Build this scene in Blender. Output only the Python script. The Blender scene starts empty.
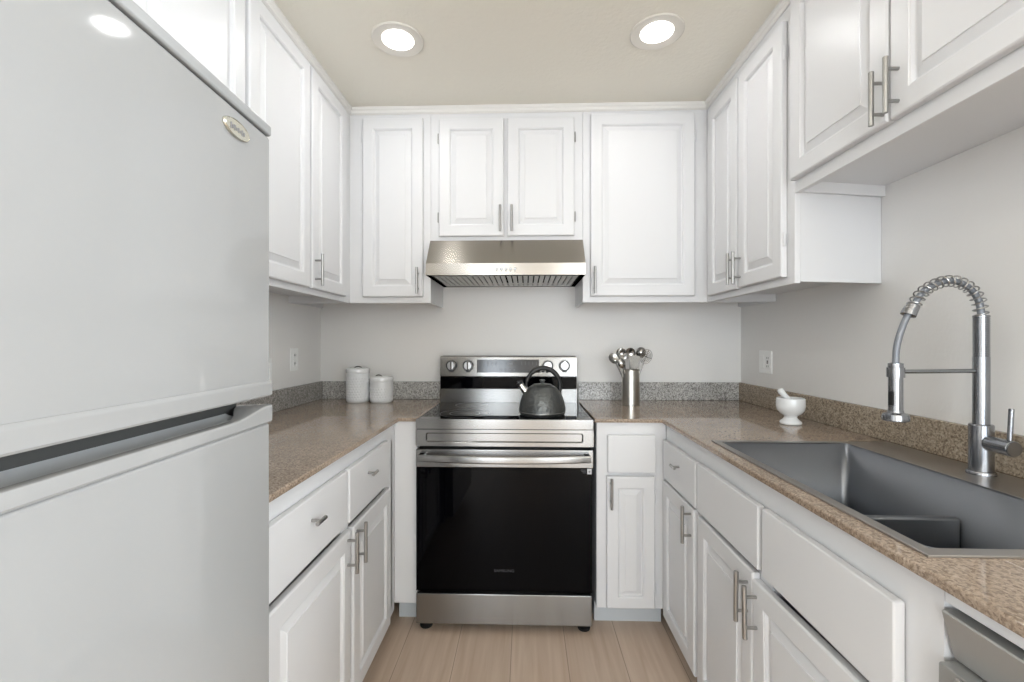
import bpy, bmesh, math, random
from mathutils import Vector, Matrix
random.seed(7)
sc = bpy.context.scene
C = bpy.context.scene.collection
PI = math.pi

# ------------------------------------------------------------------ camera, world, exposure
cam_d = bpy.data.cameras.new('camera')
cam = bpy.data.objects.new('camera', cam_d)
C.objects.link(cam)
cam.location = (0, 0, 1.2483)
cam.rotation_euler = (PI / 2, 0.0, 0.0306)
cam_d.sensor_width = 36.0
cam_d.lens = 442.1 / 1024 * 36.0
cam_d.shift_y = 0.7 / 1024
cam_d.clip_start = 0.02
sc.camera = cam

w = bpy.data.worlds.new('world')
sc.world = w
w.use_nodes = True
w.node_tree.nodes['Background'].inputs[0].default_value = (0.75, 0.87, 1.0, 1)
w.node_tree.nodes['Background'].inputs[1].default_value = 0.6

sc.view_settings.view_transform = 'Standard'
sc.view_settings.look = 'None'
sc.view_settings.gamma = 1.0
sc.view_settings.use_curve_mapping = False
sc.view_settings.exposure = 0.2
CAN_STRENGTH = 47.0

def area(name, loc, rot, sx, sy, power, col):
    d = bpy.data.lights.new(name, 'AREA')
    d.shape = 'RECTANGLE'; d.size = sx; d.size_y = sy
    d.energy = power; d.color = col
    o = bpy.data.objects.new(name, d)
    C.objects.link(o)
    o.location = loc; o.rotation_euler = rot
    return o
# daylight entering through the two windows of the room behind the camera
area('window_daylight', (-0.9, -4.05, 1.45), (PI / 2, 0, 0), 1.15, 1.7, 78, (0.84, 0.92, 1.0))
area('window_daylight', (1.1, -4.05, 1.45), (PI / 2, 0, 0), 0.85, 1.7, 54, (0.84, 0.92, 1.0))
area('side_fill_light', (3.05, -1.9, 1.45), (PI / 2, 0, PI / 2), 1.6, 1.5, 230, (0.84, 0.92, 1.0))  # added side light, placed to brighten the left base cabinets and fridge

# ------------------------------------------------------------------ materials
def lin(c):
    return tuple(((v / 255) / 12.92 if v / 255 <= 0.04045 else ((v / 255 + 0.055) / 1.055) ** 2.4) for v in c) + (1,)

def mat(name, rgb, rough=0.5, metal=0.0, spec=0.5, coat=0.0, bump=None, aniso=None, emit=None, rvar=None):
    m = bpy.data.materials.new(name); m.use_nodes = True
    nt = m.node_tree; b = nt.nodes['Principled BSDF']
    b.inputs['Base Color'].default_value = lin(rgb)
    b.inputs['Roughness'].default_value = rough
    b.inputs['Metallic'].default_value = metal
    b.inputs['Specular IOR Level'].default_value = spec
    b.inputs['Coat Weight'].default_value = coat
    b.inputs['Coat Roughness'].default_value = 0.05
    if emit:
        b.inputs['Emission Color'].default_value = emit[0]
        b.inputs['Emission Strength'].default_value = emit[1]
    geo = nt.nodes.new('ShaderNodeNewGeometry')
    if bump:                       # (scale xyz, strength, distance)
        mp = nt.nodes.new('ShaderNodeMapping'); mp.inputs['Scale'].default_value = bump[0]
        nt.links.new(geo.outputs['Position'], mp.inputs['Vector'])
        n = nt.nodes.new('ShaderNodeTexNoise'); n.inputs['Scale'].default_value = 1.0
        n.inputs['Detail'].default_value = 3.0
        nt.links.new(mp.outputs[0], n.inputs['Vector'])
        bp = nt.nodes.new('ShaderNodeBump'); bp.inputs['Strength'].default_value = bump[1]
        bp.inputs['Distance'].default_value = bump[2]
        nt.links.new(n.outputs[0], bp.inputs['Height'])
        nt.links.new(bp.outputs[0], b.inputs['Normal'])
    if aniso:
        b.inputs['Anisotropic'].default_value = aniso[0]
        t = nt.nodes.new('ShaderNodeCombineXYZ')
        for i in range(3): t.inputs[i].default_value = aniso[1][i]
        nt.links.new(t.outputs[0], b.inputs['Tangent'])
    return m

def granite(name, base, dark, light, scale, rough, coarse=0.5):
    m = bpy.data.materials.new(name); m.use_nodes = True
    nt = m.node_tree; b = nt.nodes['Principled BSDF']; L = nt.links.new
    geo = nt.nodes.new('ShaderNodeNewGeometry')
    n1 = nt.nodes.new('ShaderNodeTexNoise'); n1.inputs['Scale'].default_value = scale; n1.inputs['Detail'].default_value = 4; n1.inputs['Roughness'].default_value = 0.7
    n2 = nt.nodes.new('ShaderNodeTexVoronoi'); n2.inputs['Scale'].default_value = scale * 1.3
    n3 = nt.nodes.new('ShaderNodeTexNoise'); n3.inputs['Scale'].default_value = 5.0; n3.inputs['Detail'].default_value = 3
    for n in (n1, n2, n3): L(geo.outputs['Position'], n.inputs['Vector'])
    r1 = nt.nodes.new('ShaderNodeValToRGB')
    e = r1.color_ramp.elements
    e[0].position = 0.36; e[0].color = lin(dark)
    e[1].position = 0.64; e[1].color = lin(light)
    k = e.new(0.5); k.color = lin(base)
    L(n1.outputs[0], r1.inputs[0])
    bw = nt.nodes.new('ShaderNodeRGBToBW'); L(n2.outputs['Color'], bw.inputs[0])
    r2 = nt.nodes.new('ShaderNodeValToRGB')
    r2.color_ramp.elements[0].position = 0.25; r2.color_ramp.elements[0].color = lin(dark)
    r2.color_ramp.elements[1].position = 0.75; r2.color_ramp.elements[1].color = lin(light)
    L(bw.outputs[0], r2.inputs[0])
    mx = nt.nodes.new('ShaderNodeMixRGB'); mx.inputs[0].default_value = coarse
    L(r1.outputs[0], mx.inputs[1]); L(r2.outputs[0], mx.inputs[2])
    m2 = nt.nodes.new('ShaderNodeMixRGB'); m2.blend_type = 'SOFT_LIGHT'; m2.inputs[0].default_value = 0.35
    L(mx.outputs[0], m2.inputs[1]); L(n3.outputs[0], m2.inputs[2])
    L(m2.outputs[0], b.inputs['Base Color'])
    b.inputs['Roughness'].default_value = rough
    return m

def plank_floor():
    m = bpy.data.materials.new('oak_planks'); m.use_nodes = True
    nt = m.node_tree; b = nt.nodes['Principled BSDF']; L = nt.links.new
    geo = nt.nodes.new('ShaderNodeNewGeometry')
    mp = nt.nodes.new('ShaderNodeMapping')
    mp.inputs['Rotation'].default_value = (0, 0, PI / 2)
    mp.inputs['Location'].default_value = (0.10, 0.279, 0)
    L(geo.outputs['Position'], mp.inputs['Vector'])
    br = nt.nodes.new('ShaderNodeTexBrick')
    br.inputs['Scale'].default_value = 1.0
    br.inputs['Brick Width'].default_value = 2.4
    br.inputs['Row Height'].default_value = 0.2215
    br.inputs['Mortar Size'].default_value = 0.0016
    br.inputs['Mortar Smooth'].default_value = 0.6
    br.inputs['Color1'].default_value = lin((203, 182, 163))
    br.inputs['Color2'].default_value = lin((190, 169, 150))
    br.inputs['Mortar'].default_value = lin((138, 120, 104))
    br.offset = 0.5
    L(mp.outputs[0], br.inputs['Vector'])
    mg = nt.nodes.new('ShaderNodeMapping'); mg.inputs['Scale'].default_value = (38, 2.2, 1)
    L(geo.outputs['Position'], mg.inputs['Vector'])
    gn = nt.nodes.new('ShaderNodeTexNoise'); gn.inputs['Scale'].default_value = 1; gn.inputs['Detail'].default_value = 6
    gn.inputs['Distortion'].default_value = 0.6
    L(mg.outputs[0], gn.inputs['Vector'])
    rp = nt.nodes.new('ShaderNodeValToRGB')
    rp.color_ramp.elements[0].position = 0.3; rp.color_ramp.elements[0].color = (0.33, 0.32, 0.31, 1)
    rp.color_ramp.elements[1].position = 0.7; rp.color_ramp.elements[1].color = (0.62, 0.62, 0.62, 1)
    L(gn.outputs[0], rp.inputs[0])
    mx = nt.nodes.new('ShaderNodeMixRGB'); mx.blend_type = 'SOFT_LIGHT'; mx.inputs[0].default_value = 0.75
    L(br.outputs['Color'], mx.inputs[1]); L(rp.outputs[0], mx.inputs[2])
    L(mx.outputs[0], b.inputs['Base Color'])
    b.inputs['Roughness'].default_value = 0.42
    return m

M = {}
M['white'] = mat('white_cabinet_paint', (224, 224, 225), 0.36, spec=0.35, bump=((30, 30, 30), 0.03, 0.002))
M['white_in'] = mat('cabinet_interior', (120, 112, 104), 0.8)
M['underside'] = mat('cabinet_underside_board', (222, 216, 208), 0.55)
M['trim'] = mat('white_trim_paint', (234, 232, 228), 0.4)
M['wall'] = mat('greige_wall_paint', (237, 235, 232), 0.6, bump=((95, 95, 95), 0.16, 0.003))
M['ceil'] = mat('textured_ceiling_paint', (242, 238, 226), 0.75, bump=((60, 60, 60), 0.3, 0.006))
M['floor'] = plank_floor()
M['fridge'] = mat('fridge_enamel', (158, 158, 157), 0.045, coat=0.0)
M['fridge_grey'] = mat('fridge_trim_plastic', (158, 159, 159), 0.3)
M['fridge_rec'] = mat('fridge_recess_plastic', (205, 206, 206), 0.25)
M['gasket'] = mat('shaded_gasket', (62, 62, 60), 0.6)  # darkened so the shade in the fridge grip gap sits in the colour
M['chrome'] = mat('chrome', (225, 222, 215), 0.08, metal=1)
M['knobsteel'] = mat('knob_steel', (168, 168, 168), 0.3, metal=1)
M['holder'] = mat('holder_steel', (196, 194, 188), 0.3, metal=1)
M['utensil'] = mat('polished_utensil_steel', (188, 187, 184), 0.2, metal=1)
M['badge'] = mat('badge_metal', (206, 203, 190), 0.25, metal=0.8)
M['steel'] = mat('brushed_steel', (146, 145, 143), 0.26, metal=1, aniso=(0.85, (0, 0, 1)))
M['filter'] = mat('filter_aluminium', (205, 205, 203), 0.45, metal=0.35)
M['steel_y'] = mat('brushed_steel_side', (200, 200, 198), 0.3, metal=1, aniso=(0.7, (0, 0, 1)))
M['hood'] = mat('hood_steel', (160, 155, 148), 0.27, metal=1, aniso=(0.85, (0, 0, 1)))
M['nickel'] = mat('brushed_nickel', (168, 167, 165), 0.3, metal=1)
M['faucet'] = mat('faucet_steel', (152, 154, 158), 0.22, metal=1)
M['hose'] = mat('grey_braided_hose', (128, 132, 138), 0.45, metal=0.4)
M['sink'] = mat('sink_steel', (136, 139, 144), 0.38, metal=1, bump=((6, 60, 60), 0.05, 0.002))
M['sinkrim'] = mat('sink_rim_steel', (176, 172, 168), 0.32, metal=1)
M['glass'] = mat('black_oven_glass', (3, 3, 5), 0.04, spec=0.10)
M['cooktop'] = mat('black_ceramic_glass', (10, 10, 12), 0.03, spec=0.6)
M['display'] = mat('control_display', (38, 36, 36), 0.12)
M['black'] = mat('black_plastic', (18, 18, 19), 0.4)
M['rubber'] = mat('black_rubber', (12, 12, 12), 0.6)
M['greymark'] = mat('grey_print', (120, 120, 124), 0.4)
M['darkmark'] = mat('dark_print', (60, 60, 62), 0.4)
M['brand'] = mat('faint_grey_lettering', (66, 66, 70), 0.4)
M['label'] = mat('white_sticker', (205, 205, 205), 0.5)
M['ringmark'] = mat('burner_ring_print', (92, 92, 96), 0.3)
M['kettle'] = mat('hammered_gunmetal', (92, 94, 93), 0.34, metal=0.75, bump=((70, 70, 70), 0.7, 0.006))
M['ceramic'] = mat('white_ceramic', (235, 236, 236), 0.15, coat=0.4)
M['ribbed'] = mat('white_basketweave_ceramic', (228, 229, 230), 0.35, bump=((170, 170, 130), 0.35, 0.004))
M['plate'] = mat('white_outlet_plastic', (248, 248, 246), 0.3)
M['slot'] = mat('outlet_slot', (70, 68, 66), 0.6)
M['dw'] = mat('dishwasher_steel', (172, 172, 170), 0.38, metal=0.5)
M['gran_b'] = granite('brown_granite', (154, 135, 117), (112, 95, 80), (184, 166, 148), 200, 0.05)
M['gran_g'] = granite('grey_speckled_granite', (172, 169, 164), (98, 95, 92), (218, 216, 212), 160, 0.2, 0.6)
M['gran_l'] = granite('grey_brown_granite_upstand', (150, 145, 138), (96, 92, 88), (190, 186, 180), 160, 0.2, 0.5)
M['gran_r'] = granite('tan_granite_upstand', (158, 142, 122), (98, 84, 70), (194, 180, 160), 170, 0.25, 0.5)
M['seam'] = mat('seam_filler', (196, 182, 170), 0.5)
def lens_mat(name, k):
    """diffuser of an LED can: hottest in the middle, falling off to the rim"""
    m = mat(name, (255, 255, 255), 0.5, emit=((1.0, 0.995, 0.985, 1), 1.0))
    nt = m.node_tree; L = nt.links.new
    tc = nt.nodes.new('ShaderNodeTexCoord'); sx = nt.nodes.new('ShaderNodeSeparateXYZ'); cx = nt.nodes.new('ShaderNodeCombineXYZ')
    L(tc.outputs['Object'], sx.inputs[0]); L(sx.outputs[0], cx.inputs[0]); L(sx.outputs[1], cx.inputs[1])
    ln = nt.nodes.new('ShaderNodeVectorMath'); ln.operation = 'LENGTH'; L(cx.outputs[0], ln.inputs[0])
    mr = nt.nodes.new('ShaderNodeMapRange'); mr.interpolation_type = 'SMOOTHSTEP'
    mr.inputs['From Min'].default_value = 0.008; mr.inputs['From Max'].default_value = 0.052
    mr.inputs['To Min'].default_value = 3.6 * k; mr.inputs['To Max'].default_value = 3.0
    L(ln.outputs['Value'], mr.inputs['Value'])
    L(mr.outputs[0], nt.nodes['Principled BSDF'].inputs['Emission Strength'])
    return m
M['lens'] = lens_mat('lamp_lens', CAN_STRENGTH)
M['lens_dim'] = lens_mat('lamp_lens_dimmed', CAN_STRENGTH * 0.62)
M['cantrim'] = mat('lamp_trim', (225, 221, 212), 0.5)
M['kick'] = mat('toe_kick_paint', (205, 210, 214), 0.5)
M['caulk'] = mat('white_caulk', (220, 226, 232), 0.5)

# ------------------------------------------------------------------ helpers
def box(bm, x0, x1, y0, y1, z0, z1, bev=0.0, seg=2, mi=0):
    t = bmesh.new()
    bmesh.ops.create_cube(t, size=1)
    for v in t.verts:
        v.co = Vector(((x0 + x1) / 2 + v.co.x * (x1 - x0), (y0 + y1) / 2 + v.co.y * (y1 - y0), (z0 + z1) / 2 + v.co.z * (z1 - z0)))
    if bev > 0:
        bmesh.ops.bevel(t, geom=list(t.edges), offset=bev, segments=seg, affect='EDGES', profile=0.5)
    merge(bm, t, mi)

def merge(bm, t, mi=0):
    vm = {}
    for v in t.verts: vm[v] = bm.verts.new(v.co)
    for f in t.faces:
        try:
            nf = bm.faces.new([vm[v] for v in f.verts]); nf.material_index = mi
        except ValueError: pass
    t.free()

def lathe(bm, prof, seg=32, c=(0, 0, 0), mat4=None, mi=0, cap=True):
    """prof: list of (r, z)"""
    rings = []
    for r, z in prof:
        ring = []
        for k in range(seg):
            a = 2 * PI * k / seg
            p = Vector((r * math.cos(a), r * math.sin(a), z))
            if mat4 is not None: p = mat4 @ p
            ring.append(bm.verts.new(p + Vector(c)))
        rings.append(ring)
    for a, b in zip(rings, rings[1:]):
        for k in range(seg):
            f = bm.faces.new((a[k], a[(k + 1) % seg], b[(k + 1) % seg], b[k])); f.material_index = mi
    if cap:
        f = bm.faces.new(list(reversed(rings[0]))); f.material_index = mi
        f = bm.faces.new(rings[-1]); f.material_index = mi

def aim(p, q):
    p, q = Vector(p), Vector(q)
    d = q - p
    return Matrix.Translation(p) @ d.to_track_quat('Z', 'Y').to_matrix().to_4x4(), d.length

def cyl(bm, p, q, r, seg=16, r2=None, bev=0.0, mi=0):
    m4, L = aim(p, q)
    r2 = r if r2 is None else r2
    if bev: prof = [(r - bev, 0), (r, bev), (r2, L - bev), (r2 - bev, L)]
    else: prof = [(r, 0), (r2, L)]
    lathe(bm, prof, seg, mat4=m4, mi=mi)

def tube(bm, pts, rad, seg=12, mi=0):
    """swept tube through pts; rad is a number or a list"""
    pts = [Vector(p) for p in pts]; n = len(pts)
    rads = rad if isinstance(rad, (list, tuple)) else [rad] * n
    t0 = (pts[1] - pts[0]).normalized()
    up = Vector((0, 0, 1)) if abs(t0.z) < 0.9 else Vector((1, 0, 0))
    u = t0.cross(up).normalized(); rings = []
    for i in range(n):
        t = (pts[min(i + 1, n - 1)] - pts[max(i - 1, 0)]).normalized()
        u = (u - t * u.dot(t)).normalized(); v = t.cross(u)
        rings.append([bm.verts.new(pts[i] + (u * math.cos(2 * PI * k / seg) + v * math.sin(2 * PI * k / seg)) * rads[i]) for k in range(seg)])
    for a, b in zip(rings, rings[1:]):
        for k in range(seg):
            f = bm.faces.new((a[k], a[(k + 1) % seg], b[(k + 1) % seg], b[k])); f.material_index = mi
    bm.faces.new(list(reversed(rings[0]))).material_index = mi
    bm.faces.new(rings[-1]).material_index = mi

def smooth_path(pts, n=8):
    P = [Vector(p) for p in pts]; P = [P[0] * 2 - P[1]] + P + [P[-1] * 2 - P[-2]]
    out = []
    for i in range(1, len(P) - 2):
        for k in range(n):
            t = k / n
            a, b, c, d = P[i - 1], P[i], P[i + 1], P[i + 2]
            out.append(0.5 * ((2 * b) + (c - a) * t + (2 * a - 5 * b + 4 * c - d) * t * t + (3 * b - a - 3 * c + d) * t ** 3))
    out.append(P[-2])
    return out

def cells(bm, xs, ys, inside, z0, z1, bev=0.0, top_only=True):
    """slab made of grid cells, used for worktops and rims with cut-outs"""
    t = bmesh.new(); vt = {}
    def V(i, j, z):
        k = (i, j, z)
        if k not in vt: vt[k] = t.verts.new((xs[i], ys[j], z1 if z else z0))
        return vt[k]
    nx, ny = len(xs) - 1, len(ys) - 1
    I = lambda i, j: 0 <= i < nx and 0 <= j < ny and inside((xs[i] + xs[i + 1]) / 2, (ys[j] + ys[j + 1]) / 2)
    for i in range(nx):
        for j in range(ny):
            if not I(i, j): continue
            t.faces.new((V(i, j, 1), V(i + 1, j, 1), V(i + 1, j + 1, 1), V(i, j + 1, 1)))
            t.faces.new((V(i, j + 1, 0), V(i + 1, j + 1, 0), V(i + 1, j, 0), V(i, j, 0)))
            if not I(i - 1, j): t.faces.new((V(i, j + 1, 1), V(i, j + 1, 0), V(i, j, 0), V(i, j, 1)))
            if not I(i + 1, j): t.faces.new((V(i + 1, j, 1), V(i + 1, j, 0), V(i + 1, j + 1, 0), V(i + 1, j + 1, 1)))
            if not I(i, j - 1): t.faces.new((V(i, j, 1), V(i, j, 0), V(i + 1, j, 0), V(i + 1, j, 1)))
            if not I(i, j + 1): t.faces.new((V(i + 1, j + 1, 1), V(i + 1, j + 1, 0), V(i, j + 1, 0), V(i, j + 1, 1)))
    bmesh.ops.dissolve_limit(t, angle_limit=0.01, verts=list(t.verts), edges=list(t.edges))
    if bev > 0:
        ed = [e for e in t.edges if len(e.link_faces) == 2 and abs(e.link_faces[0].normal.dot(e.link_faces[1].normal)) < 0.5
              and all(abs(v.co.z - z1) < 1e-6 for v in e.verts)]
        bmesh.ops.bevel(t, geom=ed, offset=bev, segments=3, affect='EDGES', profile=0.5)
    merge(bm, t)

def obj(name, bm, m, parent=None, smooth=True, ang=35):
    bmesh.ops.recalc_face_normals(bm, faces=bm.faces)
    me = bpy.data.meshes.new(name); bm.to_mesh(me); bm.free()
    for mm in (m if isinstance(m, (list, tuple)) else [m]): me.materials.append(mm)
    if smooth:
        me.shade_smooth(); me.set_sharp_from_angle(angle=math.radians(ang))
    o = bpy.data.objects.new(name, me); C.objects.link(o)
    if smooth and ang == 35:
        wn = o.modifiers.new('weighted_normals', 'WEIGHTED_NORMAL'); wn.keep_sharp = True; wn.weight = 50
    if parent: o.parent = parent
    return o

def tag(o, label=None, cat=None, group=None, kind=None):
    if label: o['label'] = label
    if cat: o['category'] = cat
    if group: o['group'] = group
    if kind: o['kind'] = kind
    return o

def empty(name, loc, label, cat, rz=0.0, group=None):
    o = bpy.data.objects.new(name, None); C.objects.link(o)
    o.location = loc; o.rotation_euler = (0, 0, rz); o.empty_display_size = 0.05
    return tag(o, label, cat, group)

def bm_(): return bmesh.new()

def prism(bm, poly, axis, a, b, mi=0):
    """extrude a 2-D polygon along an axis; poly given in the other two axes in xyz order"""
    def P(p, t):
        if axis == 'x': return (t, p[0], p[1])
        if axis == 'y': return (p[0], t, p[1])
        return (p[0], p[1], t)
    A = [bm.verts.new(P(p, a)) for p in poly]; B = [bm.verts.new(P(p, b)) for p in poly]
    n = len(poly)
    bm.faces.new(A).material_index = mi; bm.faces.new(list(reversed(B))).material_index = mi
    for i in range(n):
        bm.faces.new((A[i], B[i], B[(i + 1) % n], A[(i + 1) % n])).material_index = mi

def text_mesh(name, s, size, m, parent, M4, ext=0.0004, align='CENTER'):
    cu = bpy.data.curves.new(name, 'FONT'); cu.body = s; cu.size = size; cu.extrude = ext
    cu.align_x = align; cu.align_y = 'CENTER'
    t = bpy.data.objects.new(name + '_curve', cu); C.objects.link(t)
    dg = bpy.context.evaluated_depsgraph_get(); dg.update()
    me = bpy.data.meshes.new_from_object(t.evaluated_get(dg))
    bpy.data.objects.remove(t); bpy.data.curves.remove(cu)
    me.transform(M4); me.name = name; me.materials.clear(); me.materials.append(m)
    o = bpy.data.objects.new(name, me); C.objects.link(o); o.parent = parent
    return o
RX90 = Matrix.Rotation(PI / 2, 4, 'X')

# ------------------------------------------------------------------ room shell
XL, XR, YB, ZC = -1.1964, 1.2225, 2.5474, 2.428
def struct(name, bm, m, smooth=False):
    return tag(obj(name, bm, m, smooth=smooth), kind='structure')
YR = -0.26
YE = -0.75                    # end of the kitchen walls, the room widens behind the camera
b = bm_(); box(b, -3.2, 3.2, -4.2, 2.75, -0.1, 0.0); struct('floor', b, M['floor'])
b = bm_(); box(b, -3.2, 3.2, -4.2, 2.75, ZC, ZC + 0.1); struct('ceiling', b, M['ceil'])
b = bm_(); box(b, XL - 0.1, XR + 0.1, YB, YB + 0.1, 0, ZC); struct('wall_back', b, M['wall'])
b = bm_(); box(b, XL - 0.1, XL, YE, YB, 0, ZC); box(b, -3.0, XL - 0.1, YE, YE + 0.1, 0, ZC); struct('wall_left', b, M['wall'])
b = bm_(); box(b, XR, XR + 0.1, YR, YB, 0, ZC); box(b, XR + 0.1, 3.0, YR, YR + 0.1, 0, ZC); struct('wall_right', b, M['wall'])
b = bm_(); box(b, -3.1, -3.0, -4.0, YE, 0, ZC); struct('wall_left_rear', b, M['wall'])
b = bm_()
box(b, 3.0, 3.1, -4.0, -2.75, 0, ZC); box(b, 3.0, 3.1, -1.05, YR, 0, ZC)
box(b, 3.0, 3.1, -2.75, -1.05, 0, 0.65); box(b, 3.0, 3.1, -2.75, -1.05, 2.25, ZC)
struct('wall_right_rear', b, M['wall'])
b = bm_()
box(b, -3.1, -1.5, -4.1, -4.0, 0, ZC); box(b, -0.3, 0.65, -4.1, -4.0, 0, ZC); box(b, 1.55, 3.1, -4.1, -4.0, 0, ZC)
for xa, xb in ((-1.5, -0.3), (0.65, 1.55)):
    box(b, xa, xb, -4.1, -4.0, 0, 0.55); box(b, xa, xb, -4.1, -4.0, 2.35, ZC)
struct('wall_front', b, M['wall'])
for nme, xa, xb in (('window_1', -1.5, -0.3), ('window_3', 0.65, 1.55)):
    b = bm_()
    for x0, x1, z0, z1 in ((xa, xa + 0.05, 0.55, 2.35), (xb - 0.05, xb, 0.55, 2.35), ((xa + xb) / 2 - 0.03, (xa + xb) / 2 + 0.03, 0.6, 2.3), (xa, xb, 0.55, 0.6), (xa, xb, 2.3, 2.35)):
        box(b, x0, x1, -4.03, -3.98, z0, z1)
    struct(nme, b, M['trim'])
b = bm_()
for y0, y1, z0, z1 in ((-2.75, -2.7, 0.65, 2.25), (-1.1, -1.05, 0.65, 2.25), (-1.93, -1.87, 0.7, 2.2), (-2.75, -1.05, 0.65, 0.7), (-2.75, -1.05, 2.2, 2.25)):
    box(b, 2.98, 3.02, y0, y1, z0, z1)
struct('added_side_window', b, M['trim'])  # unseen window frame, added to carry the side fill light

# faces of the upper cabinets
UXL, UXR, UY = -0.887, 0.895, 2.209
# crown strip along the ceiling above the cabinets
b = bm_()
def crown(p0, p1, nrm):
    p0, p1, nrm = Vector(p0), Vector(p1), Vector(nrm)
    prof = [(0.0, 0.0), (0.016, 0.0), (0.016, -0.012), (0.011, -0.018), (0.011, -0.030), (0.004, -0.036), (0.0, -0.036)]
    A = [b.verts.new((p0.x + nrm.x * a, p0.y + nrm.y * a, ZC + z - 0.0005)) for a, z in prof]
    B = [b.verts.new((p1.x + nrm.x * a, p1.y + nrm.y * a, ZC + z - 0.0005)) for a, z in prof]
    n = len(prof)
    for i in range(n): b.faces.new((A[i], A[(i + 1) % n], B[(i + 1) % n], B[i]))
    b.faces.new(A); b.faces.new(B)
crown((UXL, 0.30, 0), (UXL, UY - 0.001, 0), (1, 0, 0)); struct('trim_1', b, M['trim'], True)
b = bm_(); crown((UXL + 0.001, UY, 0), (UXR - 0.001, UY, 0), (0, -1, 0)); struct('trim_2', b, M['trim'], True)
b = bm_(); crown((UXR, 0.30, 0), (UXR, UY - 0.001, 0), (-1, 0, 0)); struct('trim_3', b, M['trim'], True)

# ------------------------------------------------------------------ cabinet makers
PROFILE = [(0.0, 0.0), (0.0, 0.015), (0.002, 0.018), (0.005, 0.0195), (0.052, 0.0195), (0.0535, 0.0178), (0.0565, 0.0165),
           (0.0590, 0.0095), (0.0610, 0.0085), (0.0640, 0.0085), (0.0855, 0.0165), (0.0865, 0.0190)]
def raised_panel(x0, x1, z0, z1, prof=PROFILE):
    bm = bm_(); rings = []
    for d, h in prof:
        rings.append([bm.verts.new(p) for p in ((x0 + d, -h, z0 + d), (x1 - d, -h, z0 + d), (x1 - d, -h, z1 - d), (x0 + d, -h, z1 - d))])
    for a, c in zip(rings, rings[1:]):
        for k in range(4): bm.faces.new((a[k], a[(k + 1) % 4], c[(k + 1) % 4], c[k]))
    bm.faces.new(rings[-1]); bm.faces.new(list(reversed(rings[0])))
    return bm

NARROW = [(d * 0.9 if d > 0.01 else d, h) for d, h in PROFILE]

def bar_pull(parent, x, z0, z1):
    b = bm_(); y = -0.0195
    cyl(b, (x, y - 0.030, z0), (x, y - 0.030, z1), 0.006, 16, bev=0.0008)
    m = (z0 + z1) / 2
    for s in (-1, 1): cyl(b, (x, y + 0.0005, m + s * 0.038), (x, y - 0.028, m + s * 0.038), 0.0042, 12)
    return obj('handle', b, M['nickel'], parent)

def tee_knob(parent, x, z):
    b = bm_(); y = -0.0195
    cyl(b, (x - 0.024, y - 0.026, z), (x + 0.024, y - 0.026, z), 0.0055, 14, bev=0.0008)
    cyl(b, (x, y + 0.0005, z), (x, y - 0.024, z), 0.0042, 12)
    return obj('knob', b, M['nickel'], parent)

def hinge(parent, x, z, side, m):
    """half-wrapped hinge: knuckle barrel beside the door with its leaf on the frame"""
    b = bm_()
    cyl(b, (x + side * 0.004, -0.011, z - 0.022), (x + side * 0.004, -0.011, z + 0.022), 0.0038, 10)
    box(b, min(x + side * 0.004, x + side * 0.0095), max(x + side * 0.004, x + side * 0.0095), -0.0028, -0.0006, z - 0.020, z + 0.020, 0.0008, 1)
    for s in (-1, 1): cyl(b, (x + side * 0.004, -0.011, z + s * 0.022), (x + side * 0.004, -0.011, z + s * 0.026), 0.0026, 8)
    return obj('hinge', b, m, parent)

def door(root, d, hm=None):
    x0, x1, z0, z1 = d['r']
    o = obj('door', raised_panel(x0, x1, z0, z1, d.get('prof', PROFILE)), M['white'], root, ang=8)
    o.location = (0, -0.0015, 0)
    if 'h' in d: bar_pull(o, d['h'][0], d['h'][1], d['h'][2])
    if 'hinge' in d:
        side, zs = d['hinge']
        for z in zs: hinge(o, x1 if side > 0 else x0, z, side, d.get('hm', M['white']))
    if 'tilt' in d:
        piv = Matrix.Translation((d['piv'][0], 0, d['piv'][1])) @ Matrix.Rotation(d['tilt'], 4, 'Y') @ Matrix.Translation((-d['piv'][0], 0, -d['piv'][1]))
        o.matrix_local = Matrix.Translation((0, -0.0015, 0)) @ piv
    return o

def drawer(root, r, knob=None, depth=0.0195):
    b = bm_(); box(b, r[0], r[1], -depth, 0, r[2], r[3], 0.004, 3)
    o = obj('drawer', b, M['white'], root); o.location = (0, -0.0015, 0)
    if knob: tee_knob(o, *knob)
    return o

def upper_body(root, W, D, z0, z1, x0=0.0, inset=0.0, ext=0.0):
    """carcass with a face-frame lip hanging below the bottom board"""
    b = bm_()
    box(b, x0, W, 0, 0.019, z0, z1, 0.0012, 1)
    xa, xb, zb = x0 - ext, W - inset, z0 + (0.014 if inset else 0.001)
    if inset:      # end panel runs out of square with the face frame
        for za, zc in ((z0 + 0.036, z1), (z0 + 0.006, z0 + 0.036)):
            prism(b, [(xa + 0.0005 if za > z0 + 0.03 else W - 0.015, 0.0192), (W - 0.001, 0.0192), (xb, D), (xa + 0.0005 if za > z0 + 0.03 else xb - 0.015, D)], 'z', za, zc)
        box(b, xa, xa + 0.015, 0.0192, D, z0 + 0.001, z0 + 0.036)
    elif ext:
        prism(b, [(-0.0005, 0.0192), (W - 0.0005, 0.0192), (W - 0.0005, D), (-ext, D)], 'z', z0 + 0.036, z1)
        box(b, W - 0.015, W, 0.0192, D, z0 + 0.001, z0 + 0.036)
        prism(b, [(-0.0005, 0.0192), (0.0145, 0.0192), (-ext + 0.015, D), (-ext, D)], 'z', z0 + 0.001, z0 + 0.036)
    else:
        box(b, xa + 0.0005, xb - 0.0005, 0.0192, D, z0 + 0.036, z1)
        box(b, xa, xa + 0.015, 0.0192, D, zb, z0 + 0.036)
        box(b, xb - 0.015, xb, 0.0192, D, zb, z0 + 0.036)
    return obj('cabinet_body', b, M['white'], root)

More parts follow.
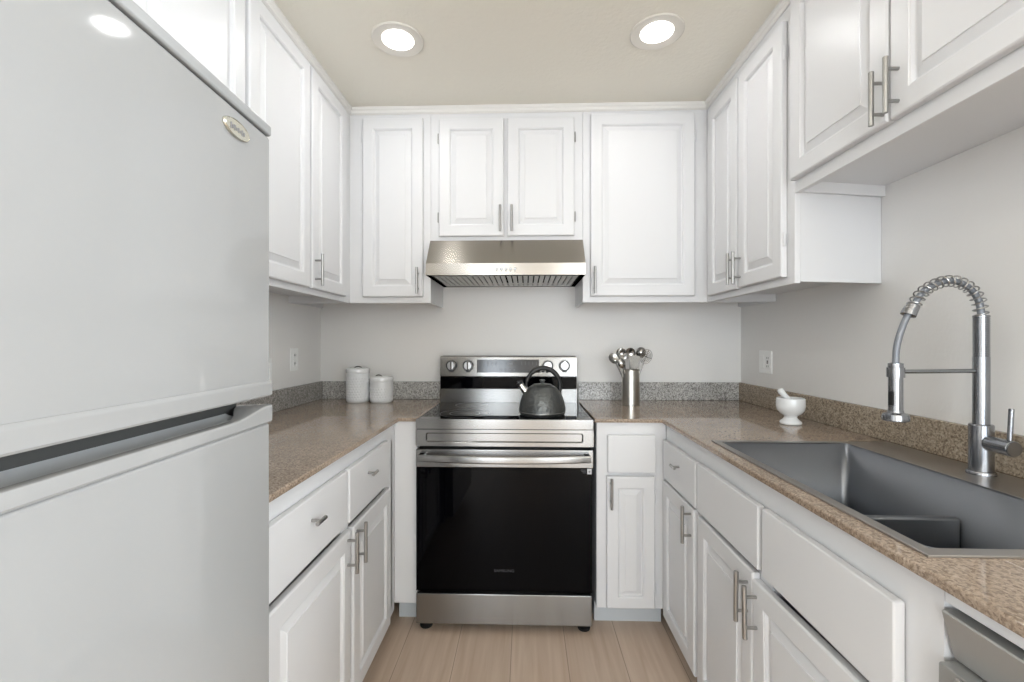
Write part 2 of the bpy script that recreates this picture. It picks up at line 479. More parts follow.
def upper(label, origin, rz, W, D, z0, z1, doors, x0=0.0, inset=0.0, ext=0.0):
    root = empty('wall_cabinet', origin, label, 'cabinet', rz)
    upper_body(root, W, D, z0, z1, x0, inset, ext)
    for d in doors: door(root, d)
    return root

G = 0.0006
# left run (local x = world Y, local -y faces the room)
def L_(y): return y - 0.50
upper('white wall cabinet above the refrigerator, its lower edge hidden by the fridge top', (UXL, 0.50, 0), PI / 2, L_(1.3555), 0.308, 1.72, ZC - G,
      [dict(r=(L_(0.51), L_(0.917), 1.745, 2.370), h=(L_(0.895), 1.765, 1.897)), dict(r=(L_(0.933), L_(1.345), 1.745, 2.370), h=(L_(0.955), 1.765, 1.897))])
def L_(y): return y - 1.356
upper('tall white two-door wall cabinet on the left wall beside the refrigerator', (UXL, 1.356, 0), PI / 2, L_(UY - G), 0.308, 1.443, ZC - G,
      [dict(r=(L_(1.364), L_(1.757), 1.467, 2.370), h=(L_(1.392), 1.484, 1.616)),
       dict(r=(L_(1.773), L_(2.118), 1.467, 2.370), h=(L_(1.797), 1.479, 1.611))])
# back run
upper('narrow single-door white wall cabinet left of the range hood', (0, UY, 0), 0, -0.4760, YB - UY - 0.001, 1.443, ZC - G,
      [dict(r=(-0.817, -0.512, 1.473, 2.366), h=(-0.535, 1.484, 1.616), hinge=(-1, (1.56, 2.28)))], x0=XL + 0.001)
upper('short white two-door wall cabinet directly above the range hood', (0, UY, 0), 0, 0.2835, YB - UY - 0.001, 1.7505, ZC - G,
      [dict(r=(-0.432, -0.108, 1.774, 2.359), h=(-0.125, 1.789, 1.919), hinge=(-1, (1.868, 2.262)), hm=M['nickel']),
       dict(r=(-0.090, 0.241, 1.774, 2.359), h=(-0.068, 1.789, 1.919), hinge=(1, (1.868, 2.262)), hm=M['nickel'])], x0=-0.4750)
upper('wide single-door white wall cabinet right of the range hood', (0, UY, 0), 0, XR - 0.001, YB - UY - 0.001, 1.443, ZC - G,
      [dict(r=(0.321, 0.829, 1.473, 2.372), h=(0.338, 1.484, 1.616), hinge=(1, (1.58, 2.26)))], x0=0.2845)
# right run (local x = -world Y)
def R_(y): return UY - G - y
upper('tall two-door white wall cabinet at the right corner with paired bar handles', (UXR, UY - G, 0), -PI / 2, R_(1.4985), 0.3265, 1.443, ZC - G,
      [dict(r=(R_(2.150), R_(1.862), 1.468, 2.345), h=(R_(1.877), 1.486, 1.618)),
       dict(r=(R_(1.850), R_(1.540), 1.470, 2.345), h=(R_(1.828), 1.484, 1.616), hinge=(1, (1.60, 2.235)), hm=M['white'])], inset=0.058)
def R_(y): return 1.4978 - y
upper('short white two-door wall cabinet over the sink, hung higher than its neighbour', (UXR, 1.4978, 0), -PI / 2, R_(0.690), 0.3265, 1.742, ZC - G,
      [dict(r=(R_(1.492), R_(1.098), 1.781, 2.385), h=(R_(1.107), 1.775, 1.907)),
       dict(r=(R_(1.090), R_(0.708), 1.781, 2.385), h=(R_(1.064), 1.785, 1.917))], ext=0.056)

# base cabinets
def base_body(root, W, D, z0, z1, rails=(), stiles=(), x0=0.0, kick=0.075, full=False, ew=0.045):
    """hollow carcass with a face frame; openings behind doors and drawers stay dark"""
    b = bm_(); t = 0.019
    if full:
        box(b, x0, W, 0, t, z0, z1, 0.001, 1)
    else:
        box(b, x0, x0 + 0.035, 0, t, z0, z1); box(b, W - ew, W, 0, t, z0, z1)
        box(b, x0 + 0.035, W - ew, 0, t, z1 - 0.074, z1); box(b, x0 + 0.035, W - ew, 0, t, z0, z0 + 0.03)
        for sx0, sx1 in stiles: box(b, sx0, sx1, 0, t, z0 + 0.03, z1 - 0.074)
        for rx0, rx1, rz0, rz1 in rails: box(b, rx0, rx1, 0.0002, t, rz0, rz1)
    box(b, x0, x0 + 0.016, t + 0.0002, D, z0, z1 - 0.001); box(b, W - 0.016, W, t + 0.0002, D, z0, z1 - 0.001)
    box(b, x0 + 0.016, W - 0.016, t + 0.0002, D, z0, z0 + 0.016)
    box(b, x0 + 0.016, W - 0.016, D - 0.008, D, z0 + 0.016, z1 - 0.001)
    o = obj('cabinet_body', b, M['white'], root)
    b = bm_(); box(b, x0 + 0.001, W - 0.001, kick, kick + 0.015, 0.0005, z0)
    box(b, x0 + 0.001, x0 + 0.016, kick + 0.015, D, 0.0005, z0); box(b, W - 0.016, W - 0.001, kick + 0.015, D, 0.0005, z0)
    obj('toe_kick', b, M['kick'], root)
    return o

ZT = 0.9012
BXL, BXR, BY = -0.575, 0.605, 1.920
# left base cabinet
def L_(y): return y - 0.86
r = empty('base_cabinet', (BXL, 0.86, 0), 'white two-drawer two-door base cabinet on the left, next to the refrigerator', 'cabinet', PI / 2)
base_body(r, L_(BY - G), 0.6205, 0.075, ZT, stiles=((L_(1.36), L_(1.415)), (L_(1.79), L_(1.89))))
drawer(r, (L_(0.930), L_(1.362), 0.678, 0.846), (L_(1.13), 0.785))
drawer(r, (L_(1.379), L_(1.789), 0.674, 0.846), (L_(1.54), 0.787))
door(r, dict(r=(L_(0.930), L_(1.392), 0.088, 0.656), h=(L_(1.362), 0.531, 0.659), tilt=math.radians(0.6), piv=(L_(0.93), 0.66)))
door(r, dict(r=(L_(1.410), L_(1.802), 0.088, 0.650), h=(L_(1.436), 0.524, 0.656)))
# back left filler
r = empty('base_cabinet', (0, BY, 0), 'slim blank white base panel left of the range', 'cabinet')
b = bm_(); box(b, BXL + G, -0.4735, 0, 0.02, 0.105, ZT, 0.001, 1); box(b, -0.4895, -0.4735, 0.0205, 0.62, 0.105, ZT - 0.001)
obj('cabinet_body', b, M['white'], r)
b = bm_(); box(b, BXL + 0.002, -0.4745, 0.07, 0.085, 0.0005, 0.1045); obj('toe_kick', b, M['kick'], r)
# back right
r = empty('base_cabinet', (0, BY, 0), 'narrow white base cabinet right of the range with one drawer front', 'cabinet')
base_body(r, BXR - G, 0.62, 0.100, ZT, x0=0.3065, kick=0.07, full=True)
drawer(r, (0.352, 0.556, 0.688, 0.848))
door(r, dict(r=(0.347, 0.552, 0.108, 0.672), h=(0.363, 0.541, 0.671), hinge=(1, (0.19, 0.59)), prof=NARROW))
# right corner unit
def R_(y): return BY - G - y
r = empty('base_cabinet', (BXR, BY - G, 0), 'white one-drawer one-door base cabinet between range corner and sink', 'cabinet', -PI / 2)
base_body(r, R_(1.537), 0.612, 0.075, ZT, stiles=((R_(1.918), R_(1.885)),))
drawer(r, (R_(1.897), R_(1.545), 0.672, 0.832), (R_(1.70), 0.772))
door(r, dict(r=(R_(1.903), R_(1.556), 0.082, 0.660), h=(R_(1.580), 0.534, 0.665), tilt=math.radians(-0.3), piv=(R_(1.9), 0.3)))
# sink unit
def R_(y): return 1.536 - y
r = empty('base_cabinet', (BXR, 1.536, 0), 'white base cabinet beneath the sink with two blank drawer fronts and sagging doors', 'cabinet', -PI / 2)
base_body(r, R_(0.658), 0.612, 0.075, ZT, ew=0.085, stiles=((R_(1.165), R_(1.100)),))
drawer(r, (R_(1.528), R_(1.133), 0.671, 0.834))
drawer(r, (R_(1.114), R_(0.720), 0.668, 0.836))
door(r, dict(r=(R_(1.526), R_(1.162), 0.080, 0.658), h=(R_(1.186), 0.516, 0.648), tilt=math.radians(0.7), piv=(R_(1.526), 0.3)))
door(r, dict(r=(R_(1.150), R_(0.735), 0.080, 0.652), h=(R_(1.128), 0.510, 0.642), tilt=math.radians(-1.9), piv=(R_(0.735), 0.3)))

# dishwasher
r = empty('dishwasher', (0.60, 0.36, 0), 'grey dishwasher under the counter beside the sink cabinet, mostly cropped', 'dishwasher', -PI / 2)
b = bm_(); box(b, -0.291, 0.291, 0.022, 0.60, 0.02, 0.860, 0.003, 1); obj('tub_casing', b, M['gasket'], r)
b = bm_(); box(b, -0.290, 0.290, -0.012, 0.019, 0.10, 0.794, 0.004, 2); obj('door_panel', b, M['dw'], r)
b = bm_(); prism(b, [(-0.006, 0.864), (-0.004, 0.866), (0.019, 0.866), (0.019, 0.797), (0.012, 0.797)], 'x', -0.290, 0.290); obj('control_fascia', b, M['dw'], r)
b = bm_(); box(b, -0.26, 0.20, -0.019, -0.0125, 0.777, 0.792, 0.003, 2); obj('pocket_handle', b, M['steel_y'], r)

# ------------------------------------------------------------------ worktops and upstands
SX0, SX1, SY0, SY1 = 0.632, 1.176, 0.712, 1.474     # sink cut-out
b = bm_()
cells(b, [XL + .0008, -0.551, -0.4715], [0.842, 1.905, YB - .0008], lambda x, y: x < -0.551 or y > 1.905, 0.9018, 0.917, 0.004)
tag(obj('countertop', b, M['gran_b']), 'L-shaped brown granite countertop on the left side under the canisters', 'countertop')
b = bm_()
cells(b, [0.297, 0.582, SX0, SX1, XR - .0008], [-0.25, SY0, SY1, 1.905, YB - .0008],
      lambda x, y: (x > 0.582 or y > 1.905) and not (SX0 < x < SX1 and SY0 < y < SY1), 0.9018, 0.917, 0.005)
ct = tag(obj('countertop', b, M['gran_b']), 'L-shaped brown granite countertop on the right side holding the sink', 'countertop')
b = bm_(); box(b, 0.7245, 0.7265, 0.585, 0.690, 0.9168, 0.9174); obj('seam_line', b, M['seam'], ct)
b = bm_(); box(b, 0.605, 0.624, -0.25, 0.6572, 0.8735, 0.9012, 0.001, 1); obj('support_rail', b, M['white'], ct)
b = bm_(); box(b, XL + .0008, XL + 0.019, 0.842, YB - .0008, 0.9175, 1.018, 0.0015, 1)
tag(obj('backsplash_strip', b, M['gran_l']), 'grey-brown granite upstand along the left wall', 'backsplash')
b = bm_(); box(b, XL + 0.0195, -0.4835, YB - 0.020, YB - .0008, 0.9175, 1.018, 0.0015, 1)
tag(obj('backsplash_strip', b, M['gran_g']), 'pale grey speckled granite upstand behind the white canisters', 'backsplash')
b = bm_(); box(b, 0.300, XR - 0.0205, YB - 0.020, YB - .0008, 0.9175, 1.018, 0.0015, 1)
tag(obj('backsplash_strip', b, M['gran_g']), 'pale grey speckled granite upstand behind the steel utensil holder', 'backsplash')
b = bm_(); box(b, XR - 0.020, XR - .0008, -0.25, YB - .0008, 0.9175, 1.018, 0.0015, 1)
tag(obj('backsplash_strip', b, M['gran_r']), 'tan brown granite upstand along the right wall behind the faucet', 'backsplash')

# ------------------------------------------------------------------ sink
r = empty('kitchen_sink', (0.9, 1.09, 0.917), 'large stainless steel drop-in sink with low centre divider', 'sink')
def LS(x, y): return x - 0.9, y - 1.09
bx0, bx1, by0, by1 = 0.640, 1.036, 0.722, 1.462
b = bm_()
ox, oy = 0.9, 1.09
cells(b, [0.617 - ox, bx0 - ox, bx1 - ox, 1.186 - ox], [0.697 - oy, by0 - oy, by1 - oy, 1.488 - oy],
      lambda x, y: not (bx0 - ox < x < bx1 - ox and by0 - oy < y < by1 - oy), 0.0004, 0.0042, 0.0018)
rim = obj('rim', b, M['sinkrim'], r)
t = bmesh.new(); bmesh.ops.create_cube(t, size=1)
for v in t.verts:
    v.co = Vector(((bx0 + bx1) / 2 - ox + v.co.x * (bx1 - bx0), (by0 + by1) / 2 - oy + v.co.y * (by1 - by0), 0.0035 - 0.115 + v.co.z * 0.230))
top = [f for f in t.faces if f.normal.z > 0.9]
bmesh.ops.delete(t, geom=top, context='FACES_ONLY')
ed = [e for e in t.edges if len(e.link_faces) == 2]
bmesh.ops.bevel(t, geom=ed, offset=0.018, segments=4, affect='EDGES', profile=0.5)
for f in t.faces: f.normal_flip()
b = bm_(); merge(b, t)
me = bpy.data.meshes.new('basin'); b.to_mesh(me); b.free(); me.materials.append(M['sink'])
me.shade_smooth(); me.set_sharp_from_angle(angle=math.radians(50))
o = bpy.data.objects.new('basin', me); C.objects.link(o); o.parent = r
sm = o.modifiers.new('thickness', 'SOLIDIFY'); sm.thickness = 0.0015; sm.offset = -1
b = bm_(); box(b, bx0 - ox + 0.001, bx1 - ox - 0.001, 1.082 - oy, 1.102 - oy, -0.2255, -0.088, 0.007, 3); obj('divider', b, M['sink'], r)
for yy in (0.90, 1.29):
    b = bm_(); lathe(b, [(0.001, -0.2240), (0.025, -0.2240), (0.030, -0.2200), (0.042, -0.2190), (0.045, -0.2255)], 28, (0.80 - ox, yy - oy, 0)); obj('drain', b, M['chrome'], r)

# ------------------------------------------------------------------ faucet
r = empty('kitchen_faucet', (1.125, 1.127, 0.9215), 'tall brushed steel spring pull-down faucet standing at the back of the sink', 'faucet')
r.scale = (1.035, 0.975, 0.995)
z0 = 0.9215
b = bm_(); lathe(b, [(0.0275, 0), (0.0275, 0.006), (0.0255, 0.009), (0.0232, 0.0095)], 40); obj('base_flange', b, M['faucet'], r)
b = bm_(); lathe(b, [(0.0230, 0.0098), (0.0230, 0.122), (0.0215, 0.124), (0.0165, 0.1245)], 40); obj('body', b, M['faucet'], r)
b = bm_(); pr = [(0.0158, 0.1247), (0.0158, 0.290)]
z = 0.290
while z < 0.388: pr += [(0.0158, z + 0.002), (0.0146, z + 0.003), (0.0146, z + 0.0045), (0.0158, z + 0.0055)]; z += 0.0055
pr += [(0.0158, 0.393), (0.013, 0.3945)]
lathe(b, pr, 32); obj('riser', b, M['faucet'], r)
path2 = [(1.140, 1.312), (1.139, 1.325), (1.134, 1.352), (1.117, 1.379), (1.090, 1.397), (1.061, 1.401), (1.030, 1.391), (1.004, 1.373), (0.985, 1.344), (0.972, 1.322), (0.956, 1.284), (0.944, 1.239), (0.941, 1.196)]
P3 = [Vector((x - 1.140, 0, zz - z0)) for x, zz in path2]
sp = smooth_path(P3, 8)
b = bm_(); tube(b, sp, 0.0072, 14); obj('hose', b, M['hose'], r)
# spring coil around the arch part
seg = sp[:9 * 8]
dist = [0.0]
for a, c in zip(seg, seg[1:]): dist.append(dist[-1] + (c - a).length)
turns, coil = 17, []
N = turns * 18
j = 0
for i in range(N + 1):
    s = dist[-1] * i / N
    while j < len(dist) - 2 and dist[j + 1] < s: j += 1
    t_ = (s - dist[j]) / max(1e-9, dist[j + 1] - dist[j])
    p = seg[j].lerp(seg[j + 1], t_)
    k0, k1 = max(j - 2, 0), min(j + 3, len(seg) - 1)
    T = (seg[k1] - seg[k0]).normalized(); U = Vector((0, 1, 0)); V = T.cross(U).normalized()
    a = 2 * PI * turns * i / N
    coil.append(p + (U * math.cos(a) + V * math.sin(a)) * 0.0135)
b = bm_(); tube(b, coil, 0.0017, 6); obj('spring_coil', b, M['nickel'], r)
ca, cb = Vector((0.983 - 1.14, 0, 1.343 - z0)), Vector((0.970 - 1.14, 0, 1.316 - z0))
m4, Ln = aim(ca, cb)
b = bm_(); lathe(b, [(0.011, 0), (0.0145, 0.003), (0.0158, Ln - 0.004), (0.0158, Ln), (0.009, Ln + 0.001)], 28, mat4=m4); obj('collar', b, M['faucet'], r)
hx = 0.941 - 1.14
b = bm_(); lathe(b, [(0.009, 0.276), (0.0150, 0.2745), (0.0155, 0.262), (0.0145, 0.260), (0.0145, 0.160), (0.0165, 0.152), (0.0255, 0.148), (0.0270, 0.143), (0.0270, 0.133), (0.0245, 0.131)][::-1], 36, (hx, 0, 0))
sh = obj('spray_head', b, M['faucet'], r)
b = bm_(); t = bmesh.new(); box(t, 0.0125, 0.0180, -0.006, 0.006, 0.170, 0.205, 0.0022, 2)
for v in t.verts: v.co = Matrix.Translation((hx, 0, 0)) @ Matrix.Rotation(math.radians(-160), 4, 'Z') @ v.co
merge(b, t)
bb = obj('spray_button', b, M['black'], sh)
b = bm_(); lathe(b, [(0.0158, 0.240), (0.0180, 0.240), (0.0180, 0.264), (0.0158, 0.264)], 32, (hx, 0, 0), cap=False)
cyl(b, (hx + 0.0178, 0, 0.254), (-0.0156, 0, 0.256), 0.0052, 16)
obj('support_arm', b, M['faucet'], r)
b = bm_(); cyl(b, (0, -0.0215, 0.080), (0, -0.075, 0.079), 0.0185, 32, bev=0.001); 
cyl(b, (0, -0.0752, 0.079), (0, -0.0775, 0.079), 0.0165, 32)
hub = obj('handle_hub', b, M['faucet'], r)
b = bm_(); cyl(b, (0.0, -0.066, 0.0972), (0.002, -0.068, 0.172), 0.0050, 16, bev=0.0008); obj('lever', b, M['faucet'], hub)

# ------------------------------------------------------------------ range
RW = 0.3785
r = empty('electric_range', (-0.091, 1.90, 0), 'freestanding stainless steel electric range with black glass oven door', 'range')
b = bm_(); box(b, -RW + 0.002, RW - 0.002, 0.035, 0.62, 0.04, 0.903, 0.003, 1); obj('body', b, M['black'], r)
b = bm_(); box(b, -RW + 0.001, RW - 0.001, -0.012, 0.555, 0.9035, 0.9165, 0.004, 2)
ck = obj('cooktop', b, M['cooktop'], r)
for cx, cy, rr in ((-0.19, 0.14, 0.115), (-0.19, 0.41, 0.085), (0.17, 0.41, 0.075), (0.168, 0.14, 0.105), (-0.19, 0.14, 0.07)):
    b = bm_(); lathe(b, [(rr - 0.0022, 0.9166), (rr - 0.0022, 0.9169), (rr, 0.9169), (rr, 0.9166)], 48, (cx, cy, 0), cap=False)
    obj('burner_marking', b, M['ringmark'], ck)
# front fascia: upper strip and recessed lower strip
b = bm_(); box(b, -RW, RW, -0.024, -0.0125, 0.876, 0.9175, 0.002, 2); box(b, -RW + .001, RW - .001, -0.012, 0.034, 0.80, 0.903)
obj('front_strip', b, M['steel'], r)
def recess_panel(x0, x1, z0, z1, rx0, rx1, rz0, rz1, y, dep):
    bm = bm_()
    def ring(pts, yy): return [bm.verts.new((p[0], yy, p[1])) for p in pts]
    def rr(a0, a1, c0, c1, rad, n=5):
        out = []
        for cx, cz, s in ((a1 - rad, c0 + rad, -PI / 2), (a1 - rad, c1 - rad, 0), (a0 + rad, c1 - rad, PI / 2), (a0 + rad, c0 + rad, PI)):
            for k in range(n + 1):
                a = s + PI / 2 * k / n
                out.append((cx + rad * math.cos(a), cz + rad * math.sin(a)))
        return out
    O = ring(rr(x0, x1, z0, z1, 0.0015), y); Ob = ring(rr(x0, x1, z0, z1, 0.0015), y + 0.012)
    A = ring(rr(rx0, rx1, rz0, rz1, 0.008), y); B = ring(rr(rx0 + .005, rx1 - .005, rz0 + .005, rz1 - .005, 0.006), y + dep)
    n = len(O)
    for P, Q in ((Ob, O), (O, A), (A, B)):
        for k in range(n): bm.faces.new((P[k], P[(k + 1) % n], Q[(k + 1) % n], Q[k]))
    bm.faces.new(B); bm.faces.new(list(reversed(Ob)))
    return bm
obj('front_strip', recess_panel(-RW, RW, 0.803, 0.8735, -0.335, 0.335, 0.819, 0.860, -0.024, 0.007), M['steel'], r)
# oven door
b = bm_(); box(b, -RW, RW, -0.020, 0.030, 0.712, 0.788, 0.003, 2)
od = obj('door_top_rail', b, M['steel'], r)
b = bm_(); box(b, -RW + .001, RW - .006, -0.0185, 0.030, 0.187, 0.7115, 0.002, 1); box(b, -RW, RW - .005, -0.018, 0.02, 0.1835, 0.1868)
gl = obj('door_glass', b, M['glass'], r)
text_mesh('brand_lettering', 'SAMSUNG', 0.0165, M['brand'], gl, Matrix.Translation((0.0, -0.0187, 0.272)) @ RX90 @ Matrix.Diagonal((1.15, 1, 1, 1)))
b = bm_(); box(b, 0.352, 0.371, -0.0192, -0.0186, 0.687, 0.7105); s_ = obj('energy_sticker', b, M['label'], gl)
b = bm_(); box(b, 0.358, 0.365, -0.0196, -0.0193, 0.694, 0.701); obj('sticker_mark', b, M['greymark'], s_)
for x0, x1, zz in ((0.325, 0.348, 0.703), (0.328, 0.348, 0.697), (0.333, 0.348, 0.691)):
    b = bm_(); box(b, x0, x1, -0.0191, -0.0186, zz, zz + 0.003); obj('glass_print', b, M['brand'], gl)
# bowed flat handle
b = bm_(); n = 24; hw = 0.362
prev = None
rings = []
for i in range(n + 1):
    x = -hw + 2 * hw * i / n
    yb = -0.052 - 0.016 * (1 - (x / hw) ** 2)
    zc = 0.760 - 0.004 * (1 - (x / hw) ** 2)
    pts = [(x, yb, zc - 0.013), (x, yb - 0.006, zc - 0.015), (x, yb - 0.011, zc - 0.010), (x, yb - 0.012, zc + 0.008), (x, yb - 0.008, zc + 0.0145), (x, yb, zc + 0.0135)]
    rings.append([b.verts.new(p) for p in pts])
for a, c in zip(rings, rings[1:]):
    for k in range(6): b.faces.new((a[k], a[(k + 1) % 6], c[(k + 1) % 6], c[k]))
b.faces.new(rings[0]); b.faces.new(rings[-1])
for s in (-1, 1): box(b, s * 0.347 - 0.015, s * 0.347 + 0.015, -0.056, -0.0205, 0.747, 0.773, 0.003, 1)
obj('door_handle', b, M['steel'], r)
b = bm_(); box(b, -RW, RW - 0.006, -0.018, 0.03, 0.040, 0.170, 0.004, 2); obj('storage_drawer', b, M['steel'], r)
for sx in (-1, 1):
    for yy in (0.035, 0.52):
        b = bm_(); lathe(b, [(0.026, 0.0006), (0.028, 0.006), (0.028, 0.012), (0.012, 0.018), (0.012, 0.0395)], 24, (sx * 0.345, yy, 0)); obj('leg', b, M['rubber'], r)
# back guard
b = bm_()
prism(b, [(0.556, 0.9170), (0.515, 0.9170), (0.513, 0.990), (0.528, 0.992), (0.530, 1.056), (0.517, 1.060), (0.527, 1.160), (0.532, 1.168), (0.620, 1.168), (0.620, 0.9035), (0.556, 0.9035)], 'x', -RW, RW - 0.008)
bg = obj('backguard', b, M['steel'], r)
b = bm_(); box(b, -RW + .001, RW - .009, 0.516, 0.5275, 0.993, 1.0555, 0.002, 1); obj('black_vent_band', b, M['glass'], bg)
def gy(zz): return 0.517 + (zz - 1.060) * 0.1          # face of the sloping control panel
sl = math.atan(0.1)
def on_panel(x, zz, off=0.0): return Matrix.Translation((x, gy(zz) - off, zz)) @ Matrix.Rotation(PI / 2 - sl, 4, 'X')
b = bm_(); t = bmesh.new(); bmesh.ops.create_cube(t, size=1)
for v in t.verts: v.co = on_panel(0, 1.1145, 0.0) @ Vector((v.co.x * 0.340 - 0.006, v.co.y * 0.072, v.co.z * 0.003 + 0.0006))
merge(b, t); dp = obj('display_panel', b, M['display'], bg)
text_mesh('clock_digits', '12:00', 0.015, M['greymark'], dp, on_panel(0.005, 1.127, 0.0024))
b = bm_()
def flat(b, x, zz, w_, h_, off=0.0023):
    t = bmesh.new(); bmesh.ops.create_cube(t, size=1)
    m4 = on_panel(x, zz, off)
    for v in t.verts: v.co = m4 @ Vector((v.co.x * w_, v.co.y * h_, v.co.z * 0.0006))
    merge(b, t)
for x, zz, w_, h_ in ([(x, zz, 0.010, 0.003) for x in (-0.115, -0.092, -0.07) for zz in (1.136, 1.125)] + [(x, 1.094, 0.009, 0.005) for x in (-0.045, -0.02, 0.005, 0.03)]
                      + [(x, 1.13, 0.002, 0.02) for x in (0.07, 0.09, 0.11, 0.13, 0.15)]):
    b = bm_(); flat(b, x, zz, w_, h_); obj('control_mark', b, M['darkmark'], dp)
for kx in (-0.316, -0.224, 0.213, 0.303):
    b = bm_(); lathe(b, [(0.0305, 0.0003), (0.0300, 0.0030), (0.0245, 0.0030), (0.0245, 0.0003)], 36, mat4=on_panel(kx, 1.116, 0.0), cap=False)
    obj('dial_ring', b, M['black'], bg)
    b = bm_(); m4 = on_panel(kx, 1.116, 0.0)
    lathe(b, [(0.0235, 0.0004), (0.0235, 0.010), (0.0222, 0.018), (0.0205, 0.0202), (0.002, 0.0204)], 36, mat4=m4)
    kn = obj('knob', b, M['knobsteel'], bg)
    b = bm_(); t = bmesh.new(); bmesh.ops.create_cube(t, size=1)
    for v in t.verts: v.co = m4 @ Vector((v.co.x * 0.010, v.co.y * 0.040, 0.0206 + (v.co.z + 0.5) * 0.008))
    merge(b, t); g_ = obj('knob_grip', b, M['chrome'], kn)
    b = bm_(); t = bmesh.new(); bmesh.ops.create_cube(t, size=1)
    for v in t.verts: v.co = m4 @ Vector((v.co.x * 0.026, -0.0315 + v.co.y * 0.006, 0.0010 + (v.co.z + 0.5) * 0.0006))
    merge(b, t)
    obj('dial_pointer', b, M['darkmark'], bg); b = bm_()
    pa = [m4 @ Vector((0.034 * math.cos(PI / 2 + a * 0.1), 0.034 * math.sin(PI / 2 + a * 0.1), 0.0004)) for a in range(-15, 16)]
    tube(b, pa, 0.0006, 5)
    obj('dial_print', b, M['darkmark'], bg)

# ------------------------------------------------------------------ range hood
r = empty('range_hood', (-0.0955, 2.085, 1.5635), 'stainless steel under-cabinet range hood with baffle filters and button row', 'hood')
HW = 0.3775
b = bm_()
D1 = YB - 2.085 - 0.001
# shell without the underside: side profile extruded, with the underside open
def side(xa, xb):
    prism(b, [(0.0, 0.0), (0.0, 0.056), (0.100, 0.1860), (0.1225, 0.1865), (D1, 0.1865), (D1, 0.0)], 'x', xa, xb)
side(-HW, -HW + 0.002); side(HW - 0.002, HW)
def plate(pts, th):
    prism(b, pts, 'x', -HW + 0.002, HW - 0.002)
plate([(0.0, 0.0), (0.0, 0.056), (0.002, 0.056), (0.002, 0.0)], 0)
plate([(0.0, 0.056), (0.100, 0.186), (0.102, 0.184), (0.002, 0.0555)], 0)
plate([(0.100, 0.1865), (D1, 0.1865), (D1, 0.1845), (0.101, 0.1845)], 0)
plate([(0.002, 0.0), (0.030, 0.0), (0.030, 0.002), (0.002, 0.002)], 0)
plate([(D1 - 0.025, 0.0), (D1, 0.0), (D1, 0.002), (D1 - 0.025, 0.002)], 0)
box(b, -HW + 0.002, HW - 0.002, 0.0302, D1 - 0.0255, 0.020, 0.022)
for sgn in (-1, 1): box(b, min(sgn * (HW - .022), sgn * (HW - .002)), max(sgn * (HW - .022), sgn * (HW - .002)), 0.030, D1 - 0.025, 0.0, 0.002)
obj('canopy', b, M['hood'], r)
for i in range(2):
    x0 = -HW + 0.024 + i * (2 * HW - 0.046) / 2; x1 = x0 + (2 * HW - 0.052) / 2
    b = bm_()
    box(b, x0, x1, 0.031, 0.043, 0.001, 0.012); box(b, x0, x1, D1 - 0.04, D1 - 0.0265, 0.001, 0.012)
    nb = 13
    for k in range(nb):
        xc = x0 + (k + 0.5) * (x1 - x0) / nb
        prism(b, [(xc - 0.0090, 0.010), (xc - 0.0105, 0.002), (xc + 0.0105, 0.002), (xc + 0.0090, 0.010), (xc + 0.0080, 0.010), (xc + 0.0095, 0.003), (xc - 0.0095, 0.003), (xc - 0.0080, 0.010)], 'y', 0.0432, D1 - 0.0402)
    obj('baffle_filter', b, M['filter'], r)
for k in range(5):
    b = bm_(); cyl(b, (-0.040 + k * 0.0215, 0.0, 0.0285), (-0.040 + k * 0.0215, -0.003, 0.0285), 0.0048, 16, bev=0.0005)
    obj('button', b, M['knobsteel'], r)
    b = bm_(); lathe(b, [(0.0050, 0.0), (0.0062, 0.0), (0.0062, 0.0008), (0.0050, 0.0008)], 20, mat4=Matrix.Translation((-0.040 + k * 0.0215, 0, 0.0285)) @ RX90, cap=False); obj('button_ring', b, M['black'], r)
    b = bm_(); box(b, -0.044 + k * 0.0215, -0.036 + k * 0.0215, -0.0004, 0.0, 0.017, 0.0195); obj('button_print', b, M['darkmark'], r)

# ------------------------------------------------------------------ refrigerator
FW = 0.70
r = empty('refrigerator', (-0.482, 0.820, 0), 'white top-freezer refrigerator with glossy doors and oval badge', 'refrigerator', 0.048)
# local frame: +x faces the room, y runs from the far edge (0) back past the camera (-FW)
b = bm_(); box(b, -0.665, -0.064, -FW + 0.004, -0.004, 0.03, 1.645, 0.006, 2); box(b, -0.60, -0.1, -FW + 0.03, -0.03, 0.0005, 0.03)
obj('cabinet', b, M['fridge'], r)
b = bm_(); box(b, -0.063, -0.056, -FW + 0.012, -0.012, 0.07, 1.64); obj('gasket', b, M['gasket'], r)
def fridge_door(name, z0, z1, lip_z0, lip_z1, recess_side):
    b = bm_(); box(b, -0.055, 0.0, -FW, 0.0, z0, z1, 0.008, 3)
    return b
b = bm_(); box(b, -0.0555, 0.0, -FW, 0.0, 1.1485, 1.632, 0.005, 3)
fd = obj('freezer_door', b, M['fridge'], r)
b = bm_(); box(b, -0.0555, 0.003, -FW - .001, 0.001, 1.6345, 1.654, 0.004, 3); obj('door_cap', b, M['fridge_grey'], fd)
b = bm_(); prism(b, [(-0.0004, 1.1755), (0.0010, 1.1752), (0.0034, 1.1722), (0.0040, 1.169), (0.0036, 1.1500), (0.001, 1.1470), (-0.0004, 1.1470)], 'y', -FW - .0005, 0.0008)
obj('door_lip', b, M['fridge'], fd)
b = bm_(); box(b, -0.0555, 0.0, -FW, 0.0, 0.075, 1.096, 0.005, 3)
ld = obj('refrigerator_door', b, M['fridge'], r)
